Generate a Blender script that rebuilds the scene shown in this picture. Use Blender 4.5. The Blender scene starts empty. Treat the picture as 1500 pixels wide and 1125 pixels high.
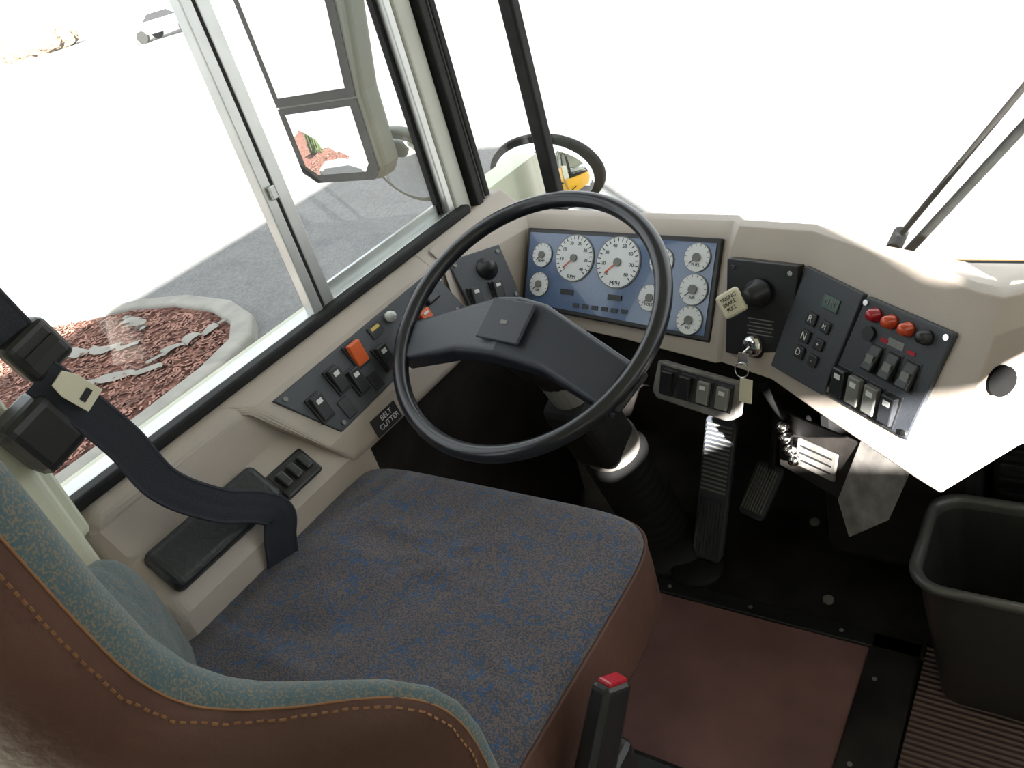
import bpy, bmesh, math, random
from mathutils import Vector as V, Matrix
random.seed(4)
sc=bpy.context.scene
sc.view_settings.view_transform='Standard'

# ---------------------------------------------------------------- materials
def newmat(name):
    m=bpy.data.materials.new(name); m.use_nodes=True
    nt=m.node_tree; b=nt.nodes['Principled BSDF']; return m,nt,b
def pmat(name,col,rough=.5,metal=0,spec=.5,var=0.0,vscale=20,bump=0,bscale=200,coat=0,bdist=.002):
    m,nt,b=newmat(name)
    b.inputs['Base Color'].default_value=(*col,1); b.inputs['Roughness'].default_value=rough
    b.inputs['Metallic'].default_value=metal; b.inputs['Specular IOR Level'].default_value=spec
    b.inputs['Coat Weight'].default_value=coat
    tc=nt.nodes.new('ShaderNodeTexCoord')
    if var>0:
        n=nt.nodes.new('ShaderNodeTexNoise'); n.inputs['Scale'].default_value=vscale; n.inputs['Detail'].default_value=6
        nt.links.new(tc.outputs['Object'],n.inputs['Vector'])
        r=nt.nodes.new('ShaderNodeValToRGB'); r.color_ramp.elements[0].position=.3; r.color_ramp.elements[1].position=.7
        r.color_ramp.elements[0].color=(*[max(0,c*(1-var)) for c in col],1)
        r.color_ramp.elements[1].color=(*[min(1,c*(1+var)) for c in col],1)
        nt.links.new(n.outputs['Fac'],r.inputs[0]); nt.links.new(r.outputs[0],b.inputs['Base Color'])
    if bump>0:
        n=nt.nodes.new('ShaderNodeTexNoise'); n.inputs['Scale'].default_value=bscale; n.inputs['Detail'].default_value=3
        nt.links.new(tc.outputs['Object'],n.inputs['Vector'])
        bp=nt.nodes.new('ShaderNodeBump'); bp.inputs['Strength'].default_value=bump; bp.inputs['Distance'].default_value=bdist
        nt.links.new(n.outputs['Fac'],bp.inputs['Height']); nt.links.new(bp.outputs[0],b.inputs['Normal'])
    return m
beige=pmat('beige_plastic',(.44,.38,.335),.5,var=.06,vscale=6,bump=.15,bscale=500)
cream=pmat('cream_paint',(.62,.63,.50),.45,var=.05,vscale=4)
frosty=pmat('pillar_grey_cream',(.50,.50,.45),.45,var=.08,vscale=9)
charcoal=pmat('charcoal_panel',(.045,.05,.06),.5,bump=.2,bscale=700)
blackp=pmat('black_plastic',(.016,.016,.018),.38,bump=.1,bscale=600)
blackr=pmat('black_rubber',(.014,.014,.014),.65,spec=.25,var=.3,vscale=30)
bootm=pmat('boot_rubber',(.008,.008,.008),.7,spec=.2)
matte=pmat('matte_black',(.006,.006,.006),.95,spec=.05,var=.2)
wheelm=pmat('steering_wheel_rim',(.012,.013,.018),.28,coat=.2)
padm=pmat('steering_wheel_pad',(.026,.03,.042),.36,bump=.25,bscale=900)
floorblk=pmat('greasy_black_floor',(.014,.012,.011),.55,spec=.35,var=.7,vscale=14,bump=.4,bscale=60)
alu=pmat('aluminium',(.56,.57,.56),.38,metal=.85,var=.08,vscale=15)
chrome=pmat('chrome',(.8,.8,.8),.12,metal=1)
mirrorm=pmat('mirror_glass',(.85,.87,.88),.02,metal=1)
grille=pmat('heater_grille',(.015,.015,.015),.7)
yellow=pmat('yellow_paint',(.8,.42,.02),.35)
white=pmat('white_print',(.75,.76,.75),.5)
dialw=pmat('dial_white',(.85,.88,.92),.5)
orange=pmat('orange_plastic',(.75,.13,.03),.4)
redp=pmat('red_lens',(.42,.015,.03),.2,coat=.4)
ambr=pmat('amber_lens',(.6,.07,.02),.2,coat=.4)
yel=pmat('yellow_mark',(.7,.5,.1),.4)
tagm=pmat('ivory_tag',(.7,.65,.5),.5)
greyp=pmat('grey_plastic',(.20,.20,.19),.5)
mirrback=pmat('mirror_housing',(.11,.12,.09),.5)
lcdm=pmat('lcd',(.05,.09,.08),.2)
rockm=pmat('rocker_black',(.03,.032,.036),.35)
webm=pmat('belt_webbing',(.035,.038,.050),.7,spec=.25,bump=.5,bscale=900)
armm=pmat('armrest_vinyl',(.02,.022,.026),.4,bump=.6,bscale=120)
canm=pmat('black_bin_plastic',(.022,.022,.021),.36,coat=.25,bump=.15,bscale=300)
canrim=pmat('bin_rim_highlight',(.07,.07,.066),.35,coat=.3)  # lighter than the bin: rim highlight put into the colour
scuff=pmat('scuffed_plate',(.17,.16,.15),.6,metal=.1,var=.5,vscale=25)
curbm=pmat('curb_concrete',(.24,.23,.205),.9,var=.15,vscale=6)
silverp=pmat('silver_car_paint',(.30,.32,.35),.3,coat=.3)

def clustermat():
    m,nt,b=newmat('cluster_blue'); b.inputs['Roughness'].default_value=.2
    b.inputs['Coat Weight'].default_value=.5
    tc=nt.nodes.new('ShaderNodeTexCoord'); n=nt.nodes.new('ShaderNodeTexNoise'); n.inputs['Scale'].default_value=400
    nt.links.new(tc.outputs['Object'],n.inputs['Vector'])
    r=nt.nodes.new('ShaderNodeValToRGB'); r.color_ramp.elements[0].color=(.095,.15,.29,1); r.color_ramp.elements[1].color=(.14,.21,.38,1)
    nt.links.new(n.outputs['Fac'],r.inputs[0]); nt.links.new(r.outputs[0],b.inputs['Base Color']); return m
clblue=clustermat()

def fabricmat(name,base,brown,blue,lo=.45,hi=.54):
    m,nt,b=newmat(name); b.inputs['Roughness'].default_value=.95; b.inputs['Specular IOR Level'].default_value=.1
    b.inputs['Sheen Weight'].default_value=.2
    N=nt.nodes.new; L=nt.links.new
    tc=N('ShaderNodeTexCoord')
    n1=N('ShaderNodeTexNoise'); n1.inputs['Scale'].default_value=420; n1.inputs['Detail'].default_value=1
    L(tc.outputs['Object'],n1.inputs['Vector'])
    r1=N('ShaderNodeValToRGB'); r1.color_ramp.elements[0].position=lo; r1.color_ramp.elements[1].position=hi
    r1.color_ramp.elements[0].color=(*base,1); r1.color_ramp.elements[1].color=(*brown,1)
    L(n1.outputs['Fac'],r1.inputs[0])
    out=r1.outputs[0]
    n2=N('ShaderNodeTexNoise'); n2.inputs['Scale'].default_value=60; L(tc.outputs['Object'],n2.inputs['Vector'])
    mx=N('ShaderNodeMixRGB'); mx.inputs[0].default_value=.03; L(tc.outputs['Object'],mx.inputs[1]); L(n2.outputs['Color'],mx.inputs[2])
    vo=N('ShaderNodeTexVoronoi'); vo.feature='DISTANCE_TO_EDGE'; vo.inputs['Scale'].default_value=44; L(mx.outputs[0],vo.inputs['Vector'])
    lt=N('ShaderNodeMath'); lt.operation='LESS_THAN'; lt.inputs[1].default_value=.04; L(vo.outputs['Distance'],lt.inputs[0])
    n3=N('ShaderNodeTexNoise'); n3.inputs['Scale'].default_value=40; L(tc.outputs['Object'],n3.inputs['Vector'])
    gt=N('ShaderNodeMath'); gt.operation='GREATER_THAN'; gt.inputs[1].default_value=.50; L(n3.outputs['Fac'],gt.inputs[0])
    mu=N('ShaderNodeMath'); mu.operation='MULTIPLY'; L(lt.outputs[0],mu.inputs[0]); L(gt.outputs[0],mu.inputs[1])
    mu2=N('ShaderNodeMath'); mu2.operation='MULTIPLY'; mu2.inputs[1].default_value=.75; L(mu.outputs[0],mu2.inputs[0])
    mix=N('ShaderNodeMixRGB'); L(mu2.outputs[0],mix.inputs[0]); L(out,mix.inputs[1]); mix.inputs[2].default_value=(*blue,1)
    L(mix.outputs[0],b.inputs['Base Color'])
    bp=N('ShaderNodeBump'); bp.inputs['Strength'].default_value=.5; bp.inputs['Distance'].default_value=.001
    L(n1.outputs['Fac'],bp.inputs['Height'])
    n4=N('ShaderNodeTexNoise'); n4.inputs['Scale'].default_value=6; n4.inputs['Detail'].default_value=1.5; n4.inputs['Distortion'].default_value=1.2
    L(tc.outputs['Object'],n4.inputs['Vector'])
    bp2=N('ShaderNodeBump'); bp2.inputs['Strength'].default_value=.7; bp2.inputs['Distance'].default_value=.03
    L(n4.outputs['Fac'],bp2.inputs['Height']); L(bp.outputs[0],bp2.inputs['Normal']); L(bp2.outputs[0],b.inputs['Normal'])
    return m
fab=fabricmat('seat_fabric',(.055,.068,.094),(.14,.108,.104),(.025,.09,.21))
fab2=fabricmat('backrest_fabric',(.08,.12,.135),(.18,.155,.12),(.06,.11,.13),.5,.6)
leather=pmat('brown_vinyl',(.095,.047,.036),.62,spec=.3,var=.25,vscale=7,bump=.6,bscale=90,bdist=.002)
stitchm=pmat('orange_stitch',(.26,.12,.05),.7)
matm=pmat('mauve_floor_mat',(.215,.105,.10),.7,var=.22,vscale=7,bump=.4,bscale=500)

def ribmat():
    m,nt,b=newmat('ribbed_brown_rubber'); b.inputs['Roughness'].default_value=.55
    tc=nt.nodes.new('ShaderNodeTexCoord'); w=nt.nodes.new('ShaderNodeTexWave'); w.bands_direction='Y'; w.inputs['Scale'].default_value=30
    nt.links.new(tc.outputs['Object'],w.inputs['Vector'])
    r=nt.nodes.new('ShaderNodeValToRGB'); r.color_ramp.elements[0].color=(.07,.042,.036,1); r.color_ramp.elements[1].color=(.13,.08,.068,1)
    nt.links.new(w.outputs['Fac'],r.inputs[0]); nt.links.new(r.outputs[0],b.inputs['Base Color'])
    bp=nt.nodes.new('ShaderNodeBump'); bp.inputs['Distance'].default_value=.003; nt.links.new(w.outputs['Fac'],bp.inputs['Height']); nt.links.new(bp.outputs[0],b.inputs['Normal'])
    return m
ribm=ribmat()
def groundmat(name,c0,c1,s1,s2,bump):
    m,nt,b=newmat(name); b.inputs['Roughness'].default_value=.95; b.inputs['Specular IOR Level'].default_value=.1
    N=nt.nodes.new;L=nt.links.new; tc=N('ShaderNodeTexCoord')
    n=N('ShaderNodeTexNoise'); n.inputs['Scale'].default_value=s1; n.inputs['Detail'].default_value=8; L(tc.outputs['Object'],n.inputs['Vector'])
    v=N('ShaderNodeTexVoronoi'); v.inputs['Scale'].default_value=s2; L(tc.outputs['Object'],v.inputs['Vector'])
    mx=N('ShaderNodeMixRGB'); mx.inputs[0].default_value=.5; L(n.outputs['Fac'],mx.inputs[1]); L(v.outputs['Color'],mx.inputs[2])
    r=N('ShaderNodeValToRGB'); r.color_ramp.elements[0].position=.3; r.color_ramp.elements[1].position=.7
    r.color_ramp.elements[0].color=(*c0,1); r.color_ramp.elements[1].color=(*c1,1)
    L(mx.outputs[0],r.inputs[0]); L(r.outputs[0],b.inputs['Base Color'])
    bp=N('ShaderNodeBump'); bp.inputs['Strength'].default_value=1; bp.inputs['Distance'].default_value=bump
    L(v.outputs['Distance'],bp.inputs['Height']); L(bp.outputs[0],b.inputs['Normal']); return m
asph=groundmat('asphalt',(.145,.143,.142),(.20,.198,.195),3,55,.001)
mulch=groundmat('red_mulch',(.04,.016,.012),(.27,.13,.10),14,30,.05)
bushm=groundmat('dry_shrub',(.14,.10,.07),(.30,.23,.17),8,20,.1)
hedgem=groundmat('hedge_green',(.06,.08,.03),(.16,.20,.08),8,20,.1)

def glassmat():
    m=bpy.data.materials.new('window_glass'); m.use_nodes=True; nt=m.node_tree; nt.nodes.clear()
    N=nt.nodes.new; t=N('ShaderNodeBsdfTransparent'); t.inputs[0].default_value=(.97,.985,.975,1)
    g=N('ShaderNodeBsdfGlossy'); g.inputs['Roughness'].default_value=.02
    mx=N('ShaderNodeMixShader'); mx.inputs[0].default_value=.04; o=N('ShaderNodeOutputMaterial')
    nt.links.new(t.outputs[0],mx.inputs[1]); nt.links.new(g.outputs[0],mx.inputs[2]); nt.links.new(mx.outputs[0],o.inputs[0]); return m
glass=glassmat()

# ---------------------------------------------------------------- helpers
def empty(name):
    e=bpy.data.objects.new(name,None); e.empty_display_size=.05; sc.collection.objects.link(e); return e
def link(ob,parent=None,mat=None):
    sc.collection.objects.link(ob)
    if parent: ob.parent=parent
    if mat and ob.data and hasattr(ob.data,'materials') and len(ob.data.materials)==0: ob.data.materials.append(mat)
    return ob
def mesh(name,vs,fs,mat,parent=None,smooth=False,bevel=0,seg=2,sub=0,M=None,solid=0):
    me=bpy.data.meshes.new(name); me.from_pydata([tuple(v) for v in vs],[],fs); me.update()
    bm=bmesh.new(); bm.from_mesh(me); bmesh.ops.recalc_face_normals(bm,faces=bm.faces); bm.to_mesh(me); bm.free()
    ob=bpy.data.objects.new(name,me); link(ob,parent,mat)
    if M is not None: ob.matrix_world=M
    if smooth:
        for p in me.polygons: p.use_smooth=True
    if solid:
        s=ob.modifiers.new('s','SOLIDIFY'); s.thickness=solid; s.offset=-1
    if bevel:
        b=ob.modifiers.new('b','BEVEL'); b.width=bevel; b.segments=seg; b.limit_method='ANGLE'; b.angle_limit=math.radians(35)
    if sub:
        s=ob.modifiers.new('ss','SUBSURF'); s.levels=sub; s.render_levels=sub
    return ob
def T(x,y,z): return Matrix.Translation((x,y,z))
def box(name,c,s,mat,parent=None,M=None,bevel=0,seg=2,taper=1.0,rot=None):
    x,y,z=[k/2 for k in s]; q=taper
    vs=[(-x,-y,-z),(x,-y,-z),(x,y,-z),(-x,y,-z),(-x*q,-y*q,z),(x*q,-y*q,z),(x*q,y*q,z),(-x*q,y*q,z)]
    fs=[(0,3,2,1),(4,5,6,7),(0,1,5,4),(1,2,6,5),(2,3,7,6),(3,0,4,7)]
    MM=(M or Matrix())@T(*c)
    if rot is not None: MM=MM@rot
    return mesh(name,vs,fs,mat,parent,bevel=bevel,seg=seg,M=MM)
def cyl(name,c,r,h,mat,parent=None,M=None,r2=None,n=32,bevel=0,rot=None):
    r2=r if r2 is None else r2
    vs=[];fs=[]
    for k,(rr,z) in enumerate(((r,-h/2),(r2,h/2))):
        for i in range(n):
            a=2*math.pi*i/n; vs.append((rr*math.cos(a),rr*math.sin(a),z))
    for i in range(n):
        j=(i+1)%n; fs.append((i,j,n+j,n+i))
    fs.append(tuple(range(n))[::-1]); fs.append(tuple(range(n,2*n)))
    MM=(M or Matrix())@T(*c)
    if rot is not None: MM=MM@rot
    return mesh(name,vs,fs,mat,parent,bevel=bevel,M=MM)
def prism(name,poly,z0,z1,mat,parent=None,M=None,bevel=0,seg=2):
    n=len(poly); vs=[(x,y,z0) for x,y in poly]+[(x,y,z1) for x,y in poly]
    fs=[tuple(range(n))[::-1],tuple(range(n,2*n))]+[(i,(i+1)%n,n+(i+1)%n,n+i) for i in range(n)]
    return mesh(name,vs,fs,mat,parent,M=M,bevel=bevel,seg=seg)
def tube(name,pts,r,mat,parent=None,M=None,cyclic=False,smooth=True):
    cu=bpy.data.curves.new(name,'CURVE'); cu.dimensions='3D'; cu.bevel_depth=r; cu.bevel_resolution=5; cu.resolution_u=8; cu.use_fill_caps=True
    s=cu.splines.new('NURBS' if smooth else 'POLY'); s.points.add(len(pts)-1)
    for p,q in zip(s.points,pts): p.co=(*q,1)
    if smooth: s.order_u=3; s.use_endpoint_u=not cyclic
    s.use_cyclic_u=cyclic
    ob=bpy.data.objects.new(name,cu); link(ob,parent,mat)
    if M is not None: ob.matrix_world=M
    return ob
def text(name,body,size,c,M,mat,parent,rot=0):
    cu=bpy.data.curves.new(name,'FONT'); cu.body=body; cu.size=size; cu.align_x='CENTER'; cu.align_y='CENTER'; cu.extrude=.0003
    ob=bpy.data.objects.new(name,cu); link(ob,parent,mat); ob.matrix_world=M@T(*c)@Matrix.Rotation(rot,4,'Z'); return ob
def lathe(name,prof,mat,parent=None,M=None,n=40,smooth=True):
    vs=[];fs=[];m=len(prof)
    for r,z in prof:
        for i in range(n):
            a=2*math.pi*i/n; vs.append((r*math.cos(a),r*math.sin(a),z))
    for k in range(m-1):
        for i in range(n):
            j=(i+1)%n; fs.append((k*n+i,k*n+j,(k+1)*n+j,(k+1)*n+i))
    fs.append(tuple(range(n))); fs.append(tuple(range((m-1)*n,m*n)))
    return mesh(name,vs,fs,mat,parent,smooth=smooth,M=M)
def frame(TL,TR,BL,off=0):
    TL,TR,BL=V(TL),V(TR),V(BL); ex=(TR-TL).normalized(); up=(TL-BL); up=(up-ex*up.dot(ex)).normalized(); n=ex.cross(up); TL=TL+n*off
    return Matrix(((ex.x,up.x,n.x,TL.x),(ex.y,up.y,n.y,TL.y),(ex.z,up.z,n.z,TL.z),(0,0,0,1)))
def align(p,q):
    p,q=V(p),V(q); return T(*((p+q)/2))@(q-p).to_track_quat('Z','Y').to_matrix().to_4x4()
def rod(name,p,q,r,mat,parent=None,r2=None,n=20):
    return cyl(name,(0,0,0),r,(V(q)-V(p)).length,mat,parent,M=align(p,q),r2=r2,n=n)
def loft(name,rings,mat,parent=None,closed=True,caps=True,smooth=False,bevel=0,seg=2):
    m=len(rings[0]);vs=[p for r in rings for p in r];fs=[]
    for k in range(len(rings)-1):
        for i in range(m if closed else m-1):
            j=(i+1)%m; fs.append((k*m+i,k*m+j,(k+1)*m+j,(k+1)*m+i))
    if caps: fs.append(tuple(range(m))); fs.append(tuple(range((len(rings)-1)*m,len(rings)*m)))
    return mesh(name,vs,fs,mat,parent,smooth=smooth,bevel=bevel,seg=seg)

# ---------------------------------------------------------------- camera
cam=bpy.data.cameras.new('camera'); cam.sensor_width=36; cam.lens=28.82; cam.clip_start=.02; cam.clip_end=500
co=bpy.data.objects.new('camera',cam); sc.collection.objects.link(co)
co.matrix_world=Matrix(((.8164,-.0953,.5697,0),(.5175,.5586,-.6481,0),(-.2563,.8240,.5054,1.3),(0,0,0,1)))
sc.camera=co

# ---------------------------------------------------------------- light
w=bpy.data.worlds.new('sky'); sc.world=w; w.use_nodes=True
w.node_tree.nodes['Background'].inputs[0].default_value=(.92,.96,1,1); w.node_tree.nodes['Background'].inputs[1].default_value=2.3
sun=bpy.data.lights.new('sun','SUN'); sun.energy=60; sun.angle=math.radians(.6); sun.color=(1,.96,.9)
so=bpy.data.objects.new('sun',sun); sc.collection.objects.link(so); so.location=(20,-15,10)
so.rotation_mode='QUATERNION'; so.rotation_quaternion=V((-1,0.9,-.5)).to_track_quat('-Z','Y')

# ---------------------------------------------------------------- outside
mesh('ground',[(-150,-150,-.9),(150,-150,-.9),(150,150,-.9),(-150,150,-.9)],[(0,1,2,3)],asph)
isl=empty('mulch_island')
outer=[(-7.6,2.75),(-6.9,3.05),(-6.5,3.25),(-6.0,3.36),(-5.4,3.32),(-4.95,3.15),(-4.68,2.9),(-4.55,2.5),(-4.5,1.8),(-4.5,-3),(-11,-3),(-11,1.6),(-9,2.2)]
def inset(P,d):
    out=[]
    n=len(P)
    for i in range(n):
        a,b,c=V(P[i-1]),V(P[i]),V(P[(i+1)%n]); e1=(b-a).normalized(); e2=(c-b).normalized()
        nn=(V((e1.y,-e1.x))+V((e2.y,-e2.x))).normalized(); out.append((b.x+nn.x*d,b.y+nn.y*d))
    return out
inner=inset(outer,.17)
n=len(outer)
vs=[(x,y,-.9) for x,y in outer]+[(x,y,-.78) for x,y in outer]+[(x,y,-.78) for x,y in inner]+[(x,y,-.85) for x,y in inner]
fs=[]
for k in range(3):
    for i in range(n): j=(i+1)%n; fs.append((k*n+i,k*n+j,(k+1)*n+j,(k+1)*n+i))
mesh('curb',vs,fs,curbm,isl,bevel=.03,seg=3)
prism('mulch_bed',inner,-.9,-.81,mulch,isl)
for i,(x,y,l,a) in enumerate([(-6.1,2.5,.9,.3),(-5.5,2.2,1.0,.5),(-6.1,2.9,.5,-.3),(-5.2,2.75,.6,1.3)]):
    vs=[];fs=[]
    for k in range(25):
        t=k/24; px=x+math.cos(a)*l*(t-.5)+.03*math.sin(k*.8); py=y+math.sin(a)*l*(t-.5)+.03*math.cos(k*1.1+i)
        wdt=(.05+.02*math.sin(k*.9+i))*math.sin(math.pi*(t*.96+.02))**.4; z=-.783+.010*math.sin(k*1.1)
        vs+=[(px-math.sin(a)*wdt,py+math.cos(a)*wdt,z-.005),(px,py,z+.006),(px+math.sin(a)*wdt,py-math.cos(a)*wdt,z-.005)]
    for k in range(24):
        for q in range(2): fs.append((3*k+q,3*k+q+1,3*k+q+4,3*k+q+3))
    mesh('landscape_fabric_%d'%i,vs,fs,curbm,isl,smooth=True)
vs=[];fs=[]
for i in range(4200):
    x=random.uniform(-7.6,-4.72); y=random.uniform(1.0,3.12)
    if y>3.12-.45*max(0,x+5.5) or y>3.1-.42*max(0,-6.3-x): continue
    a=random.uniform(0,6.28); l=random.uniform(.012,.032); ww=random.uniform(.004,.010); z=-.805+random.uniform(0,.015); tz=random.uniform(-.010,.010)
    c,s=math.cos(a),math.sin(a); q=len(vs)
    vs+=[(x-c*l-s*ww,y-s*l+c*ww,z),(x-c*l+s*ww,y-s*l-c*ww,z),(x+c*l+s*ww,y+s*l-c*ww,z+tz),(x+c*l-s*ww,y+s*l+c*ww,z+tz)]; fs.append((q,q+1,q+2,q+3))
mesh('wood_chips',vs,fs,pmat('chip_brown',(.24,.12,.09),.9,var=.6,vscale=8),isl)
for i in range(3):
    me=bpy.data.meshes.new('green_clump'); bm=bmesh.new(); bmesh.ops.create_icosphere(bm,subdivisions=4,radius=1)
    for v in bm.verts: v.co*=1+.18*math.sin(9*v.co.x+i)*math.cos(8*v.co.y)+.12*random.random()
    bm.to_mesh(me); bm.free(); o=bpy.data.objects.new('green_clump_%d'%i,me); link(o,isl,hedgem); o.location=(-7.0-i*.55,-2.2-.2*(i%2),-.62); o.scale=(.42,.40,.26)
vs=[];fs=[]
for i in range(160):
    x=-4.42+random.uniform(-.06,.06); y=2.72+random.uniform(-.12,.16); a=random.uniform(0,6.28); h=random.uniform(.04,.10); q=len(vs)
    vs+=[(x,y,-.9),(x+.012*math.cos(a),y+.012*math.sin(a),-.9),(x+.03*math.cos(a+1),y+.03*math.sin(a+1),-.9+h)]; fs.append((q,q+1,q+2))
mesh('grass_tuft',vs,fs,pmat('weed_green',(.10,.16,.03),.7))
sh=empty('shrubs')
for i in range(4):
    me=bpy.data.meshes.new('shrub'); bm=bmesh.new(); bmesh.ops.create_icosphere(bm,subdivisions=4,radius=1)
    for v in bm.verts: v.co*=1+.18*math.sin(9*v.co.x+i)*math.cos(8*v.co.y)+.12*random.random()
    bm.to_mesh(me); bm.free(); o=bpy.data.objects.new('shrub_%d'%i,me); link(o,sh,bushm); o.location=(-90+i*1.9,45.0+i*.6,-.1); o.scale=(1.9,1.9,1.2-.1*(i%2))
pc=empty('parked_car')
CM=T(-43,30.5,-.9)@Matrix.Rotation(math.radians(25),4,'Z')
body=[(-2.1,.35),(-2.1,.75),(-1.9,.9),(-1.1,.98),(-.55,1.40),(.75,1.42),(1.35,1.0),(2.0,.92),(2.15,.7),(2.15,.35)]
prism('body',body,-.85,.85,silverp,pc,M=CM@Matrix.Rotation(math.radians(90),4,'X'),bevel=.12,seg=3)
prism('side_windows',[(-.95,1.0),(-.5,1.34),(.7,1.35),(1.15,1.02)],-.86,.86,blackp,pc,M=CM@Matrix.Rotation(math.radians(90),4,'X'))
for k,(x,y) in enumerate(((-1.3,.8),(-1.3,-.8),(1.35,.8),(1.35,-.8))): cyl('wheel_%d'%k,(x,y,.33),.33,.2,blackr,pc,M=CM,rot=Matrix.Rotation(math.radians(90),4,'X'))

# ---------------------------------------------------------------- bus shell
box('floor',(.05,-.80,-.03),(2.38,4.66,.06),blackr)
fl=empty('floor_mat')
box('mat',(-.664,.26,.003),(.792,1.52,.008),matm,fl,bevel=.002)
box('trim_strip_front',(-.62,1.035,.006),(.88,.035,.014),blackp,fl,bevel=.002)
for i in range(5): cyl('rivet_%d'%i,(-1.0+.17*i,1.035,.013),.004,.003,greyp,fl,n=12)
box('trim_strip_side',(-.226,.30,.006),(.082,1.50,.014),floorblk,fl,bevel=.003)
for i in range(8): cyl('rivet_side_%d'%i,(-.245,.95-.17*i,.0135),.004,.003,greyp,fl,n=12)
box('toe_floor',(-.1,1.29,.004),(2.0,.47,.008),floorblk,fl)
cyl('floor_bolt',(-.36,1.10,.010),.010,.008,greyp,fl)
cyl('floor_bolt_b',(-.44,1.30,.010),.010,.008,greyp,fl)
box('aisle_mat',(.5,.1,.004),(1.36,1.9,.01),ribm,fl)
wl=empty('wall_left')
box('wall_panel_lower',(-1.115,-.8,.37),(.07,4.7,.80),cream,wl)
box('wall_panel_upper',(-1.10,-.8,1.79),(.10,4.7,.26),cream,wl)
box('b_pillar',(-1.06,.215,1.25),(.09,.17,1.0),cream,wl,bevel=.012,seg=3)
box('b_pillar_inner_trim',(-1.03,.235,.70),(.05,.10,.62),cream,wl,bevel=.012,seg=3)
box('rear_pillar',(-1.10,-1.5,1.2),(.1,.1,.9),cream,wl)
box('exterior_skin',(-1.16,-.8,.1),(.01,4.7,1.3),yellow,wl)
wr=empty('wall_right')
box('wall_panel_lower',(1.25,-1.3,.565),(.08,3.80,1.19),cream,wr)
box('wall_panel_upper',(1.25,-1.3,1.78),(.08,3.80,.32),cream,wr)
box('sun_block_wall',(1.25,-1.35,1.38),(.08,1.06,.5),cream,wr)  # solid stretch put in out of view to keep sun off the seat
box('sun_block_sill',(1.25,-.70,1.23),(.07,.34,.155),cream,wr)  # unseen block added to shade the steering column boot
box('sun_block_lower',(1.25,-.52,1.40),(.06,.64,.085),cream,wr)  # unseen slat added to keep sun off the dash faces
box('sun_block_upper',(1.25,-.565,1.54),(.06,.55,.20),cream,wr)  # added out-of-view blocker, cut short so sun reaches the dash ridge
box('front_pillar',(1.25,.52,1.38),(.08,.14,.5),cream,wr)
box('sun_stripe_bar',(1.25,.02,1.38),(.05,.03,.5),cream,wr)  # unseen bar added to break the sunlight into stripes
dr=empty('door_1')
box('door_lower',(1.25,1.04,.38),(.05,.82,1.12),blackr,dr)
box('door_header',(1.25,1.04,1.82),(.05,.82,.22),cream,dr)
for i,y in enumerate((.66,1.03,1.07,1.43)): box('door_stile_%d'%i,(1.25,y,1.3),(.05,.035,.9),blackr,dr)
box('door_glass',(1.25,1.05,1.32),(.004,.76,.85),glass,dr)
rod('grab_bar',(1.19,.8,.8),(1.19,1.3,1.3),.012,alu,dr)
box('ceiling',(.05,-.8,1.94),(2.5,4.75,.04),cream)
box('wall_back',(.05,-3.18,.9),(2.3,.06,2.0),cream)
wf=empty('wall_front')
box('firewall',(.05,1.54,.23),(2.2,.03,.54),floorblk,wf)
box('nose_panel',(.05,1.60,-.02),(2.4,.06,.97),yellow,wf)
box('header',(.05,1.54,1.80),(2.2,.06,.2),cream,wf)

wn=empty('window_1')
box('glass_front',(-1.075,1.0,1.22),(.004,.42,.90),glass,wn)
box('glass_rear',(-1.062,.53,1.22),(.004,.50,.90),glass,wn)
box('divider_a',(-1.06,.785,1.22),(.022,.020,.90),alu,wn,bevel=.002)
box('divider_seal',(-1.064,.800,1.22),(.016,.012,.90),blackr,wn)
box('divider_b',(-1.066,.817,1.22),(.022,.024,.90),alu,wn,bevel=.002)
box('bottom_rail',(-1.072,.74,.787),(.035,.90,.012),alu,wn,bevel=.002)
box('bottom_rail_inner',(-1.078,1.0,.803),(.008,.40,.022),alu,wn)
box('sill_gasket',(-1.045,.74,.784),(.026,.95,.018),blackr,wn,bevel=.005,seg=3)
box('front_frame',(-1.068,1.182,1.22),(.03,.018,.90),alu,wn,bevel=.002)
box('front_frame_lip',(-1.075,1.168,1.22),(.012,.010,.88),blackr,wn)
box('window_latch',(-1.046,.790,1.00),(.008,.012,.022),alu,wn,bevel=.002)
ap=empty('a_pillar')
box('pillar_cover',(-1.075,1.217,1.25),(.05,.05,1.0),frosty,ap,bevel=.008,seg=3)
box('pillar_gasket',(-1.050,1.254,1.25),(.03,.022,1.0),blackr,ap,bevel=.004)
box('pillar_trim',(-1.065,1.279,1.25),(.03,.024,1.0),frosty,ap,bevel=.004)
box('corner_gasket',(-1.062,1.300,1.25),(.025,.016,1.0),blackr,ap,bevel=.003)
tube('pillar_cable',[(-1.04,1.268,.78),(-1.038,1.266,1.0),(-1.04,1.268,1.3),(-1.04,1.268,1.7)],.005,blackr,ap)
ws=empty('window_2')
box('windshield_glass',(.08,1.505,1.13),(2.2,.004,1.18),glass,ws)
box('corner_glass',(-1.06,1.41,1.17),(.004,.18,1.1),glass,ws)
box('corner_mullion',(-1.022,1.50,1.15),(.034,.03,1.15),blackr,ws,bevel=.006,seg=3)
box('lower_gasket',(.05,1.50,.51),(2.2,.03,.03),blackr,ws,bevel=.006)
wp=empty('windshield_wiper')
rod('wiper_arm',(-.345,1.70,.48),(.02,1.58,1.01),.006,blackr,wp)
rod('wiper_blade',(-.33,1.66,.455),(.02,1.56,.93),.009,blackr,wp)
rod('wiper_pivot',(-.345,1.64,.48),(-.345,1.72,.48),.015,blackr,wp)

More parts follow.
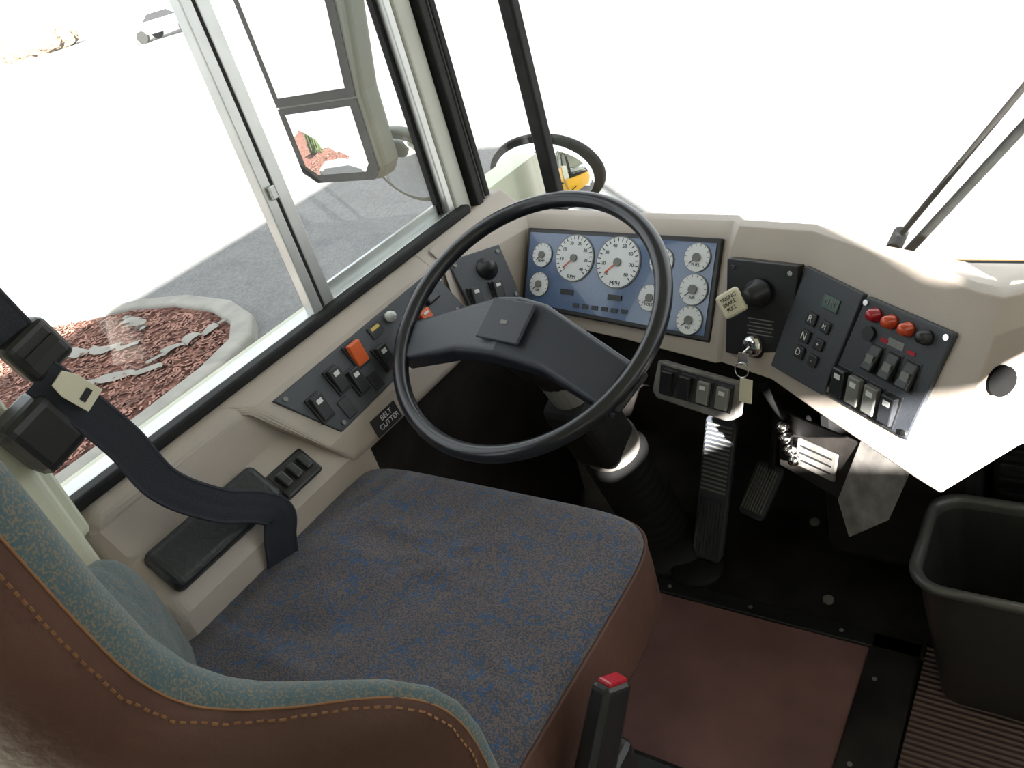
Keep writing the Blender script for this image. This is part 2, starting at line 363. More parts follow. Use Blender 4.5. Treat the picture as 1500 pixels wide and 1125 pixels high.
# ---------------------------------------------------------------- exterior mirrors
sm=empty('side_mirror')
MY=Matrix(((1,0,0,0),(0,0,-1,1.45),(0,1,0,0),(0,0,0,1)))
outl=[(-1.765,1.62),(-1.40,1.62),(-1.405,1.18),(-1.455,.98),(-1.465,.80),(-1.49,.765),(-1.715,.765),(-1.765,.80)]
prism('housing',outl,-.07,0,mirrback,sm,M=MY,bevel=.015,seg=3)
prism('flat_gasket',[(-1.758,1.61),(-1.428,1.61),(-1.438,1.18),(-1.474,.975),(-1.758,.975)],0,.004,blackr,sm,M=MY)
prism('convex_gasket',[(-1.758,.970),(-1.474,.970),(-1.482,.795),(-1.506,.770),(-1.715,.770),(-1.758,.80)],0,.004,blackr,sm,M=MY)
prism('flat_glass',[(-1.738,1.60),(-1.452,1.60),(-1.462,1.18),(-1.495,.998),(-1.738,.998)],.004,.006,mirrorm,sm,M=MY)
gp=[(-1.736,.955),(-1.50,.955),(-1.507,.812),(-1.526,.792),(-1.70,.792),(-1.736,.818)]
gc_=(-1.62,.875); vs=[];fs=[]; KR=8; dense=[]
for i in range(len(gp)):
    a,b=V(gp[i]),V(gp[(i+1)%len(gp)])
    for k in range(6): dense.append(a.lerp(b,k/6))
for r in range(KR):
    f=1-r/KR
    for p in dense:
        vs.append((gc_[0]+(p.x-gc_[0])*f,gc_[1]+(p.y-gc_[1])*f,.005+.012*(1-f*f)))
vs.append((gc_[0],gc_[1],.017)); nd=len(dense)
for r in range(KR-1):
    for i in range(nd): fs.append((r*nd+i,r*nd+(i+1)%nd,(r+1)*nd+(i+1)%nd,(r+1)*nd+i))
for i in range(nd): fs.append(((KR-1)*nd+i,(KR-1)*nd+(i+1)%nd,len(vs)-1))
mesh('convex_glass',vs,fs,mirrorm,sm,smooth=True,M=MY)
rod('bracket_top',(-1.5,1.50,1.5),(-1.18,1.30,1.6),.014,blackr,sm)
cmn=empty('convex_mirror')
MC=T(-1.51,1.58,.745)@Matrix.Rotation(math.radians(-70),4,'X')
lathe('housing',[(.118,0),(.122,.008),(.115,.03),(.09,.055),(.05,.075),(.0005,.08)],mirrback,cmn,M=MC)
lathe('glass',[(.112,.0),(.09,-.012),(.05,-.022),(.0005,-.026)],mirrorm,cmn,M=MC)
rod('stem',(-1.51,1.64,.75),(-1.20,1.66,.44),.01,blackr,cmn)
om=empty('crossover_mirror')
Mo=T(-1.345,1.95,.57)@Matrix.Rotation(math.radians(100),4,'X')@Matrix.Diagonal((1.0,.64,1,1))
lathe('glass',[(.184,0),(.158,.035),(.12,.062),(.07,.082),(.0005,.09)],mirrorm,om,M=Mo)
lathe('rim',[(.184,.006),(.191,.006),(.193,-.01),(.175,-.03),(.10,-.05),(.0005,-.055)],blackr,om,M=Mo)
rod('arm',(-1.34,1.98,.55),(-1.25,1.75,.20),.014,blackr,om)
rod('arm_mount',(-1.25,1.75,.20),(-1.05,1.66,.20),.014,blackr,om)

# ---------------------------------------------------------------- dashboard shell
db=empty('dashboard')
st=[
 ((-1.02,1.05,.772),(-1.0,1.05,.745),(-.955,1.0,.60)),
 ((-.985,1.20,.748),(-.965,1.175,.72),(-.945,1.115,.585)),
 ((-.955,1.285,.738),(-.940,1.258,.720),(-.94,1.165,.565)),
 ((-.70,1.255,.736),(-.70,1.225,.720),(-.70,1.122,.56)),
 ((-.50,1.225,.740),(-.50,1.198,.722),(-.505,1.078,.553)),
 ((-.475,1.18,.752),(-.482,1.15,.725),(-.495,1.082,.553)),
 ((-.350,1.145,.758),(-.352,1.121,.725),(-.40,1.047,.553)),
 ((-.235,1.065,.758),(-.243,1.033,.725),(-.30,.967,.553)),
 ((-.115,.975,.758),(-.118,.943,.725),(-.160,.865,.550)),
 ((-.085,.962,.758),(-.088,.930,.728),(-.130,.843,.552)),
 ((-.045,.985,.760),(-.040,.960,.735),(-.060,.950,.555)),
 ((.05,1.08,.762),(.06,1.06,.735),(.04,1.05,.56)),
 ((.10,1.20,.762),(.12,1.20,.735),(.11,1.20,.56))]
rings=[]
for r,t,l in st:
    r,t,l=V(r),V(t),V(l)
    far=V((min(max(r.x,-1.05),.1),1.49,.60 if r.x<-.6 else .53))
    inw=V((l.x,l.y+.02,l.z-.012)); und=V((l.x-.01,l.y+.14,min(l.z+.03,.57)))
    mid=r*.6+far*.4+V((0,0,.015))
    rings.append([far,mid,r+V((0,.02,.002)),r,t,l,inw,und])
ob=loft('dash_shell',rings,beige,db,closed=False,caps=False,bevel=.014,seg=5)
for p in ob.data.polygons: p.use_smooth=True
box('under_dash_black',(-.45,1.37,.43),(1.1,.20,.16),blackr,db,bevel=.02)

FA=frame((-.926,1.25,.715),(-.515,1.197,.715),(-.926,1.169,.596))
gc=empty('gauge_cluster')
prism('bezel',[(-.006,.006),(.420,.006),(.425,-.168),(.003,-.150)],-.02,.008,blackp,gc,M=FA,bevel=.003)
prism('face',[(.004,-.003),(.411,-.003),(.414,-.158),(.012,-.141)],.006,.0095,clblue,gc,M=FA)
def gauge(s,t,r,label,i,big=False):
    cyl('gauge_ring_%d'%i,(s,-t,.0105),r,.003,greyp,gc,M=FA,n=48)
    cyl('gauge_dial_%d'%i,(s,-t,.0118),r*.95,.002,dialw,gc,M=FA,n=48)
    nt_=22 if big else 12
    for k in range(nt_):
        a=math.radians(225-270*k/(nt_-1)); x=s+r*.86*math.cos(a); y=-t+r*.86*math.sin(a)
        box('tick_%d_%d'%(i,k),(x,y,.0131),(r*.14,r*.035,.0004),blackp,gc,M=FA,rot=Matrix.Rotation(a,4,'Z'))
    if big:
        for k in range(8):
            a=math.radians(225-270*k/7); text('num_%d_%d'%(i,k),str((k+1)*(10 if i==2 else 5)),r*.2,(s+r*.64*math.cos(a),-t+r*.64*math.sin(a),.0131),FA,blackp,gc)
        text('label_%d'%i,label,r*.24,(s,-t-r*.80,.0131),FA,blackp,gc)
    else: text('label_%d'%i,label,r*.3,(s,-t-r*.5,.0131),FA,blackp,gc)
    a=math.radians(220); rot=Matrix.Rotation(a,4,'Z')
    box('needle_%d'%i,(s+r*.3*math.cos(a),-t+r*.3*math.sin(a),.0140),(r*.75,r*.05,.0008),orange if big else blackp,gc,M=FA,rot=rot)
    cyl('needle_hub_%d'%i,(s,-t,.0145),r*(.16 if big else .3),.003,greyp,gc,M=FA,n=24)
for i,(s,t,r,l,b) in enumerate([(.043,.046,.024,'TEMP',0),(.045,.103,.024,'OIL',0),(.122,.047,.045,'RPM',1),(.222,.048,.048,'MPH',1),(.312,.040,.024,'PSI',0),(.300,.105,.024,'VOLT',0),(.380,.029,.025,'FUEL',0),(.382,.083,.027,'AIR',0),(.383,.135,.025,'PSI',0)]):
    gauge(s,t,r,l,i if not(b) else (2 if l=='MPH' else 9),bool(b))
for x in (.115,.225): box('odometer_%d'%int(x*1000),(x,-.112,.0105),(.03,.010,.002),blackp,gc,M=FA)
for k in range(6): box('tell_tale_%d'%k,(.14+.022*k,-.135,.0105),(.014,.008,.001),charcoal,gc,M=FA)

def rocker(par,M,s,t,w=.02,h=.038,mark=white,i=0,mat=None,tilt=.18):
    box('rocker_bezel_%d'%i,(s,-t,.003),(w+.006,h+.006,.008),blackp,par,M=M,bevel=.0015)
    box('rocker_%d'%i,(s,-t,.010),(w,h,.010),mat or rockm,par,M=M,bevel=.002,rot=Matrix.Rotation(tilt,4,'X'))
    if mark: box('rocker_mark_%d'%i,(s,-t+h*.22,.0168),(w*.5,h*.18,.0008),mark,par,M=M,rot=Matrix.Rotation(tilt,4,'X'))

FB=frame((-.471,1.141,.715),(-.356,1.119,.715),(-.489,1.094,.56),off=.016)
pb=empty('parking_brake_panel')
prism('plate',[(-.004,.002),(.116,.002),(.108,-.152),(.000,-.152)],-.022,.004,blackp,pb,M=FB,bevel=.002)
lathe('brake_valve',[(.022,0),(.022,.010),(.015,.014),(.012,.035),(.0005,.035)],blackp,pb,M=FB@T(.056,-.045,.004))
box('brake_knob',(.030,-.058,.042),(.040,.040,.012),tagm,pb,M=FB,bevel=.006,seg=3,rot=Matrix.Rotation(math.radians(35),4,'Z')@Matrix.Rotation(.25,4,'Y'))
text('brake_text','PARKING\nBRAKE\nPULL',.0085,(.031,-.057,.0505),FB,blackp,pb,rot=math.radians(35))
for k in range(5): box('warning_text_%d'%k,(.060,-.088-.006*k,.0045),(.045-.006*(k%2),.0016,.0006),greyp,pb,M=FB)
lathe('ignition_lock',[(.017,0),(.017,.010),(.013,.014),(.0005,.014)],chrome,pb,M=FB@T(.052,-.130,.004))
box('key_slot',(.052,-.130,.019),(.003,.012,.001),blackp,pb,M=FB)
for k,(a,b) in enumerate([(.008,.01),(.104,.01),(.100,.142)]): cyl('screw_%d'%k,(a,-b,.005),.004,.003,chrome,pb,M=FB,n=12)
ky=empty('ignition_key')
KM=FB@T(.044,-.150,.024)
box('key_head',(0,0,0),(.018,.020,.002),chrome,ky,M=KM,bevel=.004,seg=3)
rod('key_blade',KM@V((0,.01,0)),FB@V((.052,-.130,.019)),.0022,chrome,ky)
tube('key_ring',[KM@V((.012*math.cos(a),-.018+.012*math.sin(a),.003)) for a in [i*math.pi/6 for i in range(12)]],.001,chrome,ky,cyclic=True)
box('key_tag',(.010,-.050,.004),(.022,.040,.003),tagm,ky,M=KM,bevel=.004,seg=3)
FC=frame((-.350,1.115,.715),(-.246,1.03,.715),(-.400,1.055,.57),off=.003)
sp=empty('shift_selector_panel')
prism('plate',[(.002,.002),(.130,.002),(.126,-.152),(.004,-.160)],-.01,.006,charcoal,sp,M=FC,bevel=.002)
box('lcd',(.080,-.030,.007),(.034,.020,.003),lcdm,sp,M=FC,bevel=.001)
text('lcd_text','N N',.012,(.080,-.030,.009),FC,greyp,sp)
for k,(l,t) in enumerate((('R',.063),('N',.09),('D',.115))):
    box('key_%s'%l,(.056,-t,.008),(.020,.019,.005),blackp,sp,M=FC,bevel=.002); text('letter_%s'%l,l,.015,(.056,-t,.0112),FC,white,sp)
    box('key_side_%d'%k,(.088,-t,.008),(.018,.017,.005),blackp,sp,M=FC,bevel=.002); text('arrow_%d'%k,('M','+','-')[k],.010,(.088,-t,.0112),FC,white,sp)
FD=frame((-.246,1.03,.715),(-.128,.947,.715),(-.298,.989,.58),off=.004)
sw=empty('switch_panel')
prism('plate',[(.002,.002),(.146,.002),(.134,-.148),(-.016,-.150)],-.012,.006,charcoal,sw,M=FD,bevel=.003)
for k,(s,m) in enumerate(((.028,redp),(.055,ambr),(.083,ambr),(.112,blackp))):
    lathe('lamp_%d'%k,[(.010,0),(.010,.004),(.008,.007),(.0075,.013),(.004,.016),(.0005,.0165)],m,sw,M=FD@T(s,-.016,.006),n=24)
for k in range(3): rocker(sw,FD,.048+.030*k,.070,.019,.036,None,k,blackp,-.3); box('rocker_light_%d'%k,(.048+.030*k,-.070,.0165),(.012,.012,.001),greyp,sw,M=FD)
for k in range(4): rocker(sw,FD,.006+.030*k,.122,.022,.040,white,10+k,greyp if k in(1,2) else None)
box('label_strip',(.072,-.040,.0065),(.026,.010,.001),greyp,sw,M=FD)
cyl('blank_plug',(.028,-.042,.008),.010,.006,blackp,sw,M=FD)
for k in range(2): box('red_label_%d'%k,(.054+.045*k,-.042,.0070),(.012,.005,.001),redp,sw,M=FD)
for k,(a,b) in enumerate([(.006,.006),(.138,.006),(.128,.14),(-.010,.14)]): cyl('screw_%d'%k,(a,-b,.007),.004,.003,chrome,sw,M=FD,n=12)
cyl('end_port',(-.082,.926,.668),.019,.012,matte,db,rot=V((.72,-.66,.2)).to_track_quat('Z','Y').to_matrix().to_4x4())

ub=empty('under_dash_switches')
FU=frame((-.610,1.085,.545),(-.455,1.055,.535),(-.605,1.045,.48))
prism('bracket',[(0,0),(.16,0),(.165,-.055),(.150,-.068),(.012,-.066),(0,-.055)],-.02,.004,scuff,ub,M=FU,bevel=.003)
prism('bracket_face',[(.008,-.006),(.152,-.006),(.155,-.054),(.016,-.056)],.003,.005,blackp,ub,M=FU)
for k in range(4): rocker(ub,FU,.03+.036*k,.032,.022,.038,white if k>1 else None,k,greyp if k>1 else blackp)

hc=empty('heater_control')
a,b_,c,d=V((-.415,1.10,.455)),V((-.272,1.043,.45)),V((-.275,.995,.34)),V((-.415,1.075,.355))
FH=frame(a,b_,d)
def toM(M,p): q=M.inverted()@V(p); return (q.x,q.y)
prism('control_plate',[toM(FH,a),toM(FH,b_),toM(FH,c),toM(FH,d)],-.006,0,floorblk,hc,M=FH,bevel=.002)
box('slider_plate',(.085,-.058,.004),(.075,.050,.006),scuff,hc,M=FH,bevel=.002)
for k in range(3):
    box('slider_slot_%d'%k,(.085,-.044-.013*k,.0075),(.06,.003,.001),blackp,hc,M=FH)
for k,(s,t) in enumerate(((.022,.020),(.030,.038),(.040,.056),(.052,.070))):
    lathe('knob_%d'%k,[(.0095,0),(.0095,.012),(.007,.02),(.0005,.021)],chrome,hc,M=FH@T(s,-t,.004),n=20)
prism('side_plate',[(0,0),(.095,0),(.085,-.09),(.03,-.155),(-.01,-.11)],-.004,0,scuff,hc,M=frame((-.272,1.043,.455),(-.185,.985,.455),(-.285,1.0,.35)),bevel=.001)
box('heater_duct',(-.245,1.26,.27),(.25,.22,.38),blackr,hc,bevel=.02)
hg=empty('heater_grille')
box('grille_body',(.10,1.28,.27),(.42,.16,.46),grille,hg,bevel=.01)
for i in range(13): box('louver_%d'%i,(.10,1.195,.08+.03*i),(.40,.012,.014),blackr,hg,bevel=.003)

# ---------------------------------------------------------------- left console
lc=empty('side_console')
prof=[(-1.075,.772),(-1.035,.777),(-1.008,.752),(-.952,.645),(-.943,.598),(-.956,.583),(-1.05,.578)]
yend=[.50,.52,.570,.620,.650,.660,.660]
rings=[[(x,y,z) for (x,z),y in zip(prof,yend)]]
for Y in (.75,.9,1.03): rings.append([(x,Y,z) for x,z in prof])
loft('switch_pod',rings,beige,lc,closed=True,caps=True,bevel=.009,seg=4)
prof2=[(-1.075,.772),(-1.035,.777),(-1.016,.757),(-1.006,.685),(-.968,.640),(-.947,.605),(-.945,.30),(-1.05,.30)]
rings=[]
for Y,dz in ((.285,-.02),(.31,0),(.5,0),(.70,0)):
    rings.append([(x-(.012 if Y<.3 else 0),Y,z+dz if z>.5 else z) for x,z in prof2])
loft('rear_shelf',rings,beige,lc,closed=True,caps=True,bevel=.012,seg=4)
loft('front_ledge',[[(x,Y,z) for x,z in ((-1.075,.772),(-1.035,.777),(-1.0,.745),(-1.0,.55),(-1.07,.55))] for Y in (1.02,1.33)],beige,lc,bevel=.006,seg=3)
box('lower_wall_panel',(-1.01,.98,.29),(.04,.58,.57),floorblk,lc)
RY=Matrix.Rotation(math.radians(42),4,'Y')
box('armrest_pad',(-.975,.420,.660),(.072,.20,.028),armm,lc,bevel=.012,seg=4,rot=RY)
box('window_switch_base',(-.968,.560,.642),(.050,.075,.014),blackp,lc,bevel=.004,rot=RY)
for k in range(3): box('window_switch_%d'%k,(-.962,.538+.022*k,.650),(.026,.014,.012),rockm,lc,bevel=.003,rot=RY)
FL=frame((-1.006,.590,.748),(-1.006,1.04,.748),(-.954,.590,.648),off=.001)
prism('panel_plate',[(.012,-.006),(.43,-.002),(.44,-.098),(.070,-.112)],-.004,.003,charcoal,lc,M=FL,bevel=.002)
rocker(lc,FL,.066,.060,.022,.042,white,0)
rocker(lc,FL,.122,.044,.022,.042,white,1); rocker(lc,FL,.150,.066,.022,.042,white,2)
rocker(lc,FL,.182,.032,.026,.040,blackp,3,orange,.3)
rocker(lc,FL,.222,.066,.022,.042,white,4)
box('marker_plate',(.245,-.022,.004),(.03,.022,.003),blackp,lc,M=FL); box('marker',(.245,-.018,.006),(.02,.006,.001),yel,lc,M=FL)
box('blank_a',(.105,-.088,.004),(.022,.034,.003),blackp,lc,M=FL,bevel=.002); box('blank_b',(.18,-.085,.004),(.022,.030,.003),blackp,lc,M=FL,bevel=.002)
for k,(s,t,m) in enumerate(((.285,.020,white),(.300,.062,redp),(.330,.04,white),(.265,.075,white))):
    lathe('knob_%d'%k,[(.010,0),(.010,.006),(.006,.008),(.006,.014),(.0005,.015)],m if k!=2 else chrome,lc,M=FL@T(s,-t,.003),n=20)
rocker(lc,FL,.345,.060,.026,.026,white,5,orange)
box('mirror_joystick_base',(.385,-.030,.008),(.034,.040,.012),blackp,lc,M=FL,bevel=.004); rod('mirror_joystick',FL@V((.385,-.03,.01)),FL@V((.385,-.022,.035)),.006,blackp,lc)
cyl('round_button',(.425,-.018,.006),.009,.006,white,lc,M=FL)
for k,(a_,b2) in enumerate([(.03,.016),(.42,.088),(.082,.102),(.23,.09)]): cyl('screw_%d'%k,(a_,-b2,.004),.004,.003,greyp,lc,M=FL,n=12)
FM=frame((-1.0,1.062,.742),(-.960,1.172,.718),(-.955,1.015,.640),off=.002)
prism('corner_plate',[(.0,0),(.122,.004),(.125,-.108),(.012,-.108)],-.006,.003,charcoal,lc,M=FM,bevel=.002)
lathe('headlight_knob',[(.022,0),(.022,.004),(.013,.006),(.011,.022),(.0005,.023)],blackp,lc,M=FM@T(.075,-.035,.003))
rocker(lc,FM,.078,.080,.020,.034,white,8); rocker(lc,FM,.028,.080,.020,.034,white,9)
for k,(a_,b2) in enumerate([(.112,.008),(.012,.012),(.115,.098)]): cyl('screw_b%d'%k,(a_,-b2,.004),.004,.003,greyp,lc,M=FM,n=12)
FT=frame((-.9495,.690,.632),(-.9495,.80,.632),(-.9425,.690,.598))
box('belt_cutter_label',(.055,-.018,.002),(.062,.032,.002),blackp,lc,M=FT); text('belt_cutter_text','BELT\nCUTTER',.013,(.058,-.017,.0035),FT,white,lc)

# ---------------------------------------------------------------- steering wheel
sw_=empty('steering_wheel')
wc=V((-.708,.874,.747)); wx=V((1,0,0)); wn_=V((0,-.48,.877)).normalized(); wy=wn_.cross(wx)
WM=Matrix(((wx.x,wy.x,wn_.x,wc.x),(wx.y,wy.y,wn_.y,wc.y),(wx.z,wy.z,wn_.z,wc.z),(0,0,0,1)))
RR=.224
vs=[];fs=[];NA,NB=128,16
for i in range(NA):
    A=2*math.pi*i/NA
    for j in range(NB):
        B=2*math.pi*j/NB; rr=RR+.0132*math.cos(B); vs.append((rr*math.cos(A),rr*math.sin(A),.0132*math.sin(B)))
for i in range(NA):
    for j in range(NB): fs.append((i*NB+j,((i+1)%NA)*NB+j,((i+1)%NA)*NB+(j+1)%NB,i*NB+(j+1)%NB))
mesh('rim',vs,fs,wheelm,sw_,smooth=True,M=WM)
RM=WM@Matrix.Rotation(math.radians(-6),4,'Z')
def padz(x): return .024-.030*min(1,abs(x)/.21)
half=[(.0,.024),(.045,.022),(.085,.008),(.214,-.036),(.196,-.112),(.085,-.082),(.045,-.080),(0,-.080)]
poly=half+[(-x,y) for x,y in half[::-1][1:-1]]
n=len(poly)
vs=[(x,y,padz(x)-.030) for x,y in poly]+[(x,y,padz(x)) for x,y in poly]
for x,y in poly:
    yc=-.028 if abs(x)<.15 else -.073
    vs.append((x*.95,yc+(y-yc)*.84,padz(x)+.007))
fs=[tuple(range(n))[::-1]]+[(i,(i+1)%n,n+(i+1)%n,n+i) for i in range(n)]+[(n+i,n+(i+1)%n,2*n+(i+1)%n,2*n+i) for i in range(n)]
up_r=[0,1,2,3]; lo_r=[7,6,5,4]
mir=lambda k:k if k in(0,7) else n-k
for k in range(3):
    fs.append((2*n+up_r[k],2*n+lo_r[k],2*n+lo_r[k+1],2*n+up_r[k+1]))
    fs.append((2*n+mir(up_r[k]),2*n+mir(up_r[k+1]),2*n+mir(lo_r[k+1]),2*n+mir(lo_r[k])))
mesh('spoke_pad',vs,fs,padm,sw_,M=RM,bevel=.004,seg=3)
box('horn_pad',(0,-.024,.0325),(.082,.070,.006),padm,sw_,M=RM,bevel=.004,seg=3)
box('horn_logo',(0,-.028,.0358),(.012,.006,.0008),greyp,sw_,M=RM)
for s_ in (-1,1): box('spoke_end_%d'%(s_+1),(s_*.211,-.074,-.008),(.03,.07,.012),wheelm,sw_,M=RM,bevel=.005,rot=Matrix.Rotation(s_*-.28,4,'Z'))
col=empty('steering_column')
lathe('hub_cover',[(.050,-.012),(.055,-.03),(.050,-.07),(.040,-.10),(.038,-.18)],blackp,col,M=WM@T(0,-.02,0))
p1=WM@V((0,-.02,-.16)); p2=V((-.705,1.02,.38)); p3=V((-.705,1.115,.10))
rod('column_tube',WM@V((0,-.02,-.10)),p2,.036,greyp,col)
box('column_shroud',((p1+p2)/2+V((.0,-.005,-.01))),(.09,.10,.18),blackr,col,bevel=.02,seg=3,rot=(p2-p1).to_track_quat('Z','Y').to_matrix().to_4x4())
rod('tilt_lever',WM@V((.03,-.04,-.12)),WM@V((.13,-.04,-.13)),.006,blackp,col)
rod('turn_signal_lever',WM@V((-.02,.0,-.07)),WM@V((-.17,.04,-.05)),.007,blackp,col)
pr=[]
for k in range(44):
    pr.append((.056+.007*math.sin(k*math.pi/2),k*.0068))
lathe('boot',pr,bootm,col,M=T(*p3)@(p2-p3).to_track_quat('Z','Y').to_matrix().to_4x4())
lathe('boot_clamp',[(.050,0),(.055,.004),(.055,.030),(.042,.036)],scuff,col,M=T(*(p2+(p2-p3)*.01))@(p2-p3).to_track_quat('Z','Y').to_matrix().to_4x4())
lathe('boot_flange',[(.085,0),(.085,.01),(.06,.03),(.0005,.03)],blackr,col,M=T(-.705,1.14,.02)@(p2-p3).to_track_quat('Z','Y').to_matrix().to_4x4())
tube('harness',[(-.42,1.06,.53),(-.40,1.08,.44),(-.39,1.15,.40),(-.40,1.30,.30)],.007,matte,col)

# ---------------------------------------------------------------- pedals
ac=empty('accelerator_pedal')
FP=frame((-.622,1.245,.30),(-.564,1.235,.30),(-.672,1.125,.03))
Lp=.30
prism('treadle',[(0,0),(.008,.010),(.062,.010),(.070,0),(.068,-Lp+.02),(.060,-Lp),(.008,-Lp),(.0,-Lp+.02)],-.014,0,charcoal,ac,M=FP,bevel=.004,seg=3)
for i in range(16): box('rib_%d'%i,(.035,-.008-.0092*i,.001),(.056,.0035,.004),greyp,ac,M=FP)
for i in range(8): box('rib_low_%d'%i,(.008+.0077*i,-.225,.001),(.0028,.12,.004),charcoal,ac,M=FP)
lathe('pivot_plate',[(.055,0),(.055,.012),(.048,.018),(.0005,.018)],blackr,ac,M=T(-.625,1.10,.008))
bk=empty('brake_pedal')
FK=frame((-.545,1.290,.165),(-.483,1.270,.165),(-.550,1.205,.095))
prism('pad',[(0,0),(.006,.008),(.060,.008),(.066,0),(.064,-.105),(.056,-.112),(.010,-.112),(.004,-.105)],-.012,0,charcoal,bk,M=FK,bevel=.004,seg=3)
for i in range(8): box('rib_%d'%i,(.011+.0065*i,-.052,.001),(.0028,.095,.004),greyp,bk,M=FK)
tube('arm',[(-.51,1.26,.14),(-.51,1.33,.20),(-.51,1.36,.33),(-.51,1.35,.50)],.009,blackr,bk)
dp=empty('floor_dimmer_switch')
rod('stalk',(-.90,1.15,.02),(-.86,1.10,.10),.010,greyp,dp); box('clamp',(-.87,1.10,.10),(.05,.025,.025),greyp,dp,bevel=.004); cyl('foot',(-.90,1.15,.015),.03,.014,greyp,dp)

# ---------------------------------------------------------------- driver seat
ds=empty('driver_seat')
def sring(cx,cy,hx,hy,z,e=8,n=96):
    r=[]
    for i in range(n):
        a=2*math.pi*i/n; ca,sa=math.cos(a),math.sin(a)
        x=hx*math.copysign(abs(ca)**(2/e),ca); y=hy*math.copysign(abs(sa)**(2/e),sa)
        r.append((cx+x,cy+y,z))
    return r
cxs,cys,HX,HY=-.704,.440,.274,.262
def crings(lst): return [sring(cxs,cys,HX*s,HY*s,z) for s,z in lst]
loft('cushion_side',crings([(.90,.405),(.965,.415),(1.0,.44),(1.0,.51),(.994,.540),(.987,.548)]),leather,ds,smooth=True)
loft('cushion_top',crings([(.988,.546),(.980,.556),(.95,.564),(.88,.569),(.75,.572),(.6,.572),(.45,.569),(.3,.565),(.15,.562),(.01,.561)]),fab,ds,smooth=True)
tube('piping',[p for p in crings([(.990,.548)])[0]],.0030,leather,ds,cyclic=True)
def wing(x,f): return f*.150*min(1.3,abs(x)/.26)**1.6
lev=[(.42,.250,.8,1),(.45,.266,.9,1),(.60,.275,1,1),(.67,.276,1,1),(.710,.272,.95,1),(.740,.263,.9,.99),(.762,.248,.85,.97),(.776,.225,.8,.95),(.788,.190,.8,.9),(.804,.160,.85,.8),(.832,.143,.9,.55),(.88,.138,.9,.3),(.95,.138,.9,.2),(1.12,.138,.9,.15),(1.20,.130,.8,.15),(1.235,.11,.6,.15),(1.25,.08,.3,.15)]
NS=64
rings=[]
for z,hw,th,f in lev:
    r=[]
    for i in range(NS):
        a=2*math.pi*i/NS; ca,sa=math.cos(a),math.sin(a)
        x=hw*math.copysign(abs(ca)**(2/3.0),ca)
        q=(.055 if sa>0 else .055+.045*(1-min(1,abs(x)/.28)**2))
        y=q*th*math.copysign(abs(sa)**(2/2.6),sa)
        lum=.02*math.exp(-((z-.66)/.12)**2)*(1 if sa>0 else 0)*(1-abs(x/hw)**2)
        r.append((-.692+x,.122+y+wing(x,f)+lum-.03*(z-.5),z))
    rings.append(r)
ob=loft('backrest',rings,leather,ds,smooth=True)
ob.data.materials.append(fab2)
for p in ob.data.polygons:
    idx=sorted(v%NS for v in p.vertices)
    if len(p.vertices)==4:
        c=sum(idx)/4 if max(idx)-min(idx)<10 else 0
        if 0.2<c<NS/2-0.2: p.material_index=1
for side,k in (('a',0),('b',NS//2)):
    P=[V(rings[i][k]) for i in range(len(rings))]
    tube('backrest_piping_'+side,P,.0010,stitchm,ds)
    k2=(k-1)%NS if k==0 else k+1
    Q=[V(rings[i][k2]) for i in range(len(rings))]
    vs=[];fs=[]
    for i in range(len(Q)-1):
        L_=(Q[i+1]-Q[i]).length; m_=max(1,int(L_/.008))
        nrm=(Q[i]-V((-.692,.2,Q[i].z))).normalized()
        for j in range(m_):
            a0=Q[i].lerp(Q[i+1],j/m_)+nrm*.0015; a1=Q[i].lerp(Q[i+1],(j+.6)/m_)+nrm*.0015; sd=(a1-a0).cross(nrm).normalized()*.0010; q=len(vs)
            vs+=[a0-sd,a0+sd,a1+sd,a1-sd]; fs.append((q,q+1,q+2,q+3))
    mesh('backrest_stitches_'+side,vs,fs,stitchm,ds,solid=.001)
box('seat_pan',(-.70,.40,.385),(.46,.42,.04),blackp,ds,bevel=.01)
box('suspension_cover',(-.70,.36,.21),(.40,.38,.32),blackr,ds,bevel=.03)
box('base_plate',(-.68,.40,.03),(.50,.52,.04),blackp,ds,bevel=.012)
box('side_control',(-.435,.36,.36),(.05,.26,.07),blackp,ds,bevel=.015,seg=3)
bx=empty('seat_belt_buckle')
BM=align((-.395,.375,.465),(-.380,.450,.575))
box('buckle_body',(0,0,0),(.030,.048,.120),blackp,bx,M=BM,bevel=.008,seg=3,taper=.9)
box('release_button',(0,0,.060),(.018,.032,.008),redp,bx,M=BM,bevel=.003)
rod('stalk',(-.40,.33,.33),(-.395,.38,.47),.012,blackp,bx)
kn=empty('recliner_knob')
lathe('knob',[(.020,0),(.024,.004),(.024,.018),(.018,.024),(.0005,.025)],greyp,kn,M=align((-.530,.115,.712),(-.500,.085,.735)),n=12,smooth=False)

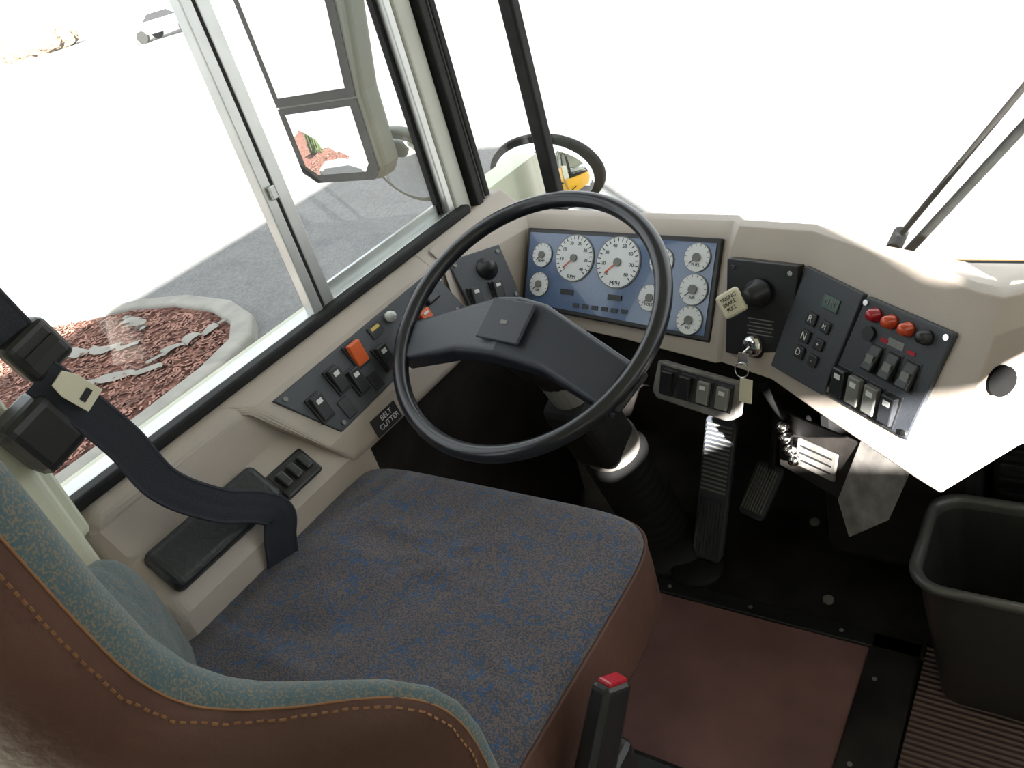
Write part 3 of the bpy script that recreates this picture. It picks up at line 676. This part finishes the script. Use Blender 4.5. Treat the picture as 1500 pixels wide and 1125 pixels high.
# ---------------------------------------------------------------- seat belt
sb=empty('seat_belt')
def ribbon(name,pts,wd,mat,par,nrm=(1,-.35,.35)):
    P=[V(p) for p in pts]; vs=[];fs=[];Q=[]
    for i in range(len(P)-1):
        p0=P[max(i-1,0)];p1=P[i];p2=P[i+1];p3=P[min(i+2,len(P)-1)]
        for k in range(10):
            t=k/10; Q.append(.5*((2*p1)+(p2-p0)*t+(2*p0-5*p1+4*p2-p3)*t*t+(3*p1-p0-3*p2+p3)*t**3))
    Q.append(P[-1]); N=V(nrm).normalized()
    prof=[(-.5,0),(-.46,.0012),(-.40,.0004),(-.2,.0006),(0,.0002),(.2,.0006),(.40,.0004),(.46,.0012),(.5,0)]; m=len(prof)
    for i,q in enumerate(Q):
        tg=(Q[min(i+1,len(Q)-1)]-Q[max(i-1,0)]).normalized(); wv=tg.cross(N).normalized(); nn=wv.cross(tg).normalized()
        if nn.dot(N)<0: nn=-nn
        for a,h in prof: vs.append(q+wv*wd*a+nn*h)
    for i in range(len(Q)-1):
        for k in range(m-1): fs.append((m*i+k,m*i+k+1,m*i+k+m+1,m*i+k+m))
    return mesh(name,vs,fs,mat,par,smooth=False,solid=.0012)
ribbon('webbing_lap',[(-.965,.330,.975),(-.955,.344,.929),(-.945,.362,.858),(-.935,.372,.785),(-.930,.417,.713),(-.922,.462,.672),(-.920,.482,.640),(-.926,.470,.605),(-.935,.45,.54),(-.955,.42,.47)],.046,webm,sb)
ribbon('webbing_shoulder',[(-.975,.335,1.02),(-.985,.315,1.15),(-.99,.29,1.35),(-.99,.27,1.6)],.046,webm,sb)
RX=Matrix.Rotation(.25,4,'X')
box('slider_block',(-.978,.345,1.000),(.035,.060,.058),blackp,sb,bevel=.010,seg=3,rot=RX)
box('slider_slot',(-.959,.345,1.002),(.004,.042,.012),grille,sb,rot=RX)
box('retractor',(-.980,.300,.915),(.050,.070,.080),blackp,sb,bevel=.014,seg=3,rot=RX)
LT=Matrix.Rotation(.45,4,'X')
LM=T(-.942,.347,.948)@LT@Matrix(((0,0,1,0),(1,0,0,0),(0,1,0,0),(0,0,0,1)))
prism('latch_tongue',[(-.015,-.026),(.015,-.026),(.015,.010),(.010,.026),(-.010,.026),(-.015,.010)],-.001,.0015,tagm,sb,M=LM,bevel=.0005)
box('latch_hole',(0,-.012,.002),(.016,.008,.001),blackp,sb,M=LM)

# ---------------------------------------------------------------- trash can
tr=empty('trash_can')
def rr(cx,cy,hx,hy,r,z,n=8):
    out=[]
    for qx,qy,a0 in ((1,1,0),(-1,1,90),(-1,-1,180),(1,-1,270)):
        for k in range(n+1):
            a=math.radians(a0+90*k/n); out.append((cx+qx*(hx-r)+r*math.cos(a),cy+qy*(hy-r)+r*math.sin(a),z))
    return out
cx,cy=-.028,1.018
R_=[rr(cx,cy,.118,.070,.03,.012),rr(cx,cy,.150,.100,.045,.295),rr(cx,cy,.144,.095,.042,.290),rr(cx,cy,.113,.066,.028,.020)]
loft('bin',R_,canm,tr,smooth=True,bevel=.002)
rim=[rr(cx,cy,.150,.100,.045,.293),rr(cx,cy,.160,.108,.05,.296),rr(cx,cy,.161,.109,.05,.304),rr(cx,cy,.157,.106,.048,.309),rr(cx,cy,.149,.099,.044,.309),rr(cx,cy,.144,.095,.042,.300),rr(cx,cy,.144,.095,.042,.288)]
loft('rim',rim,canrim,tr,smooth=True,caps=False)
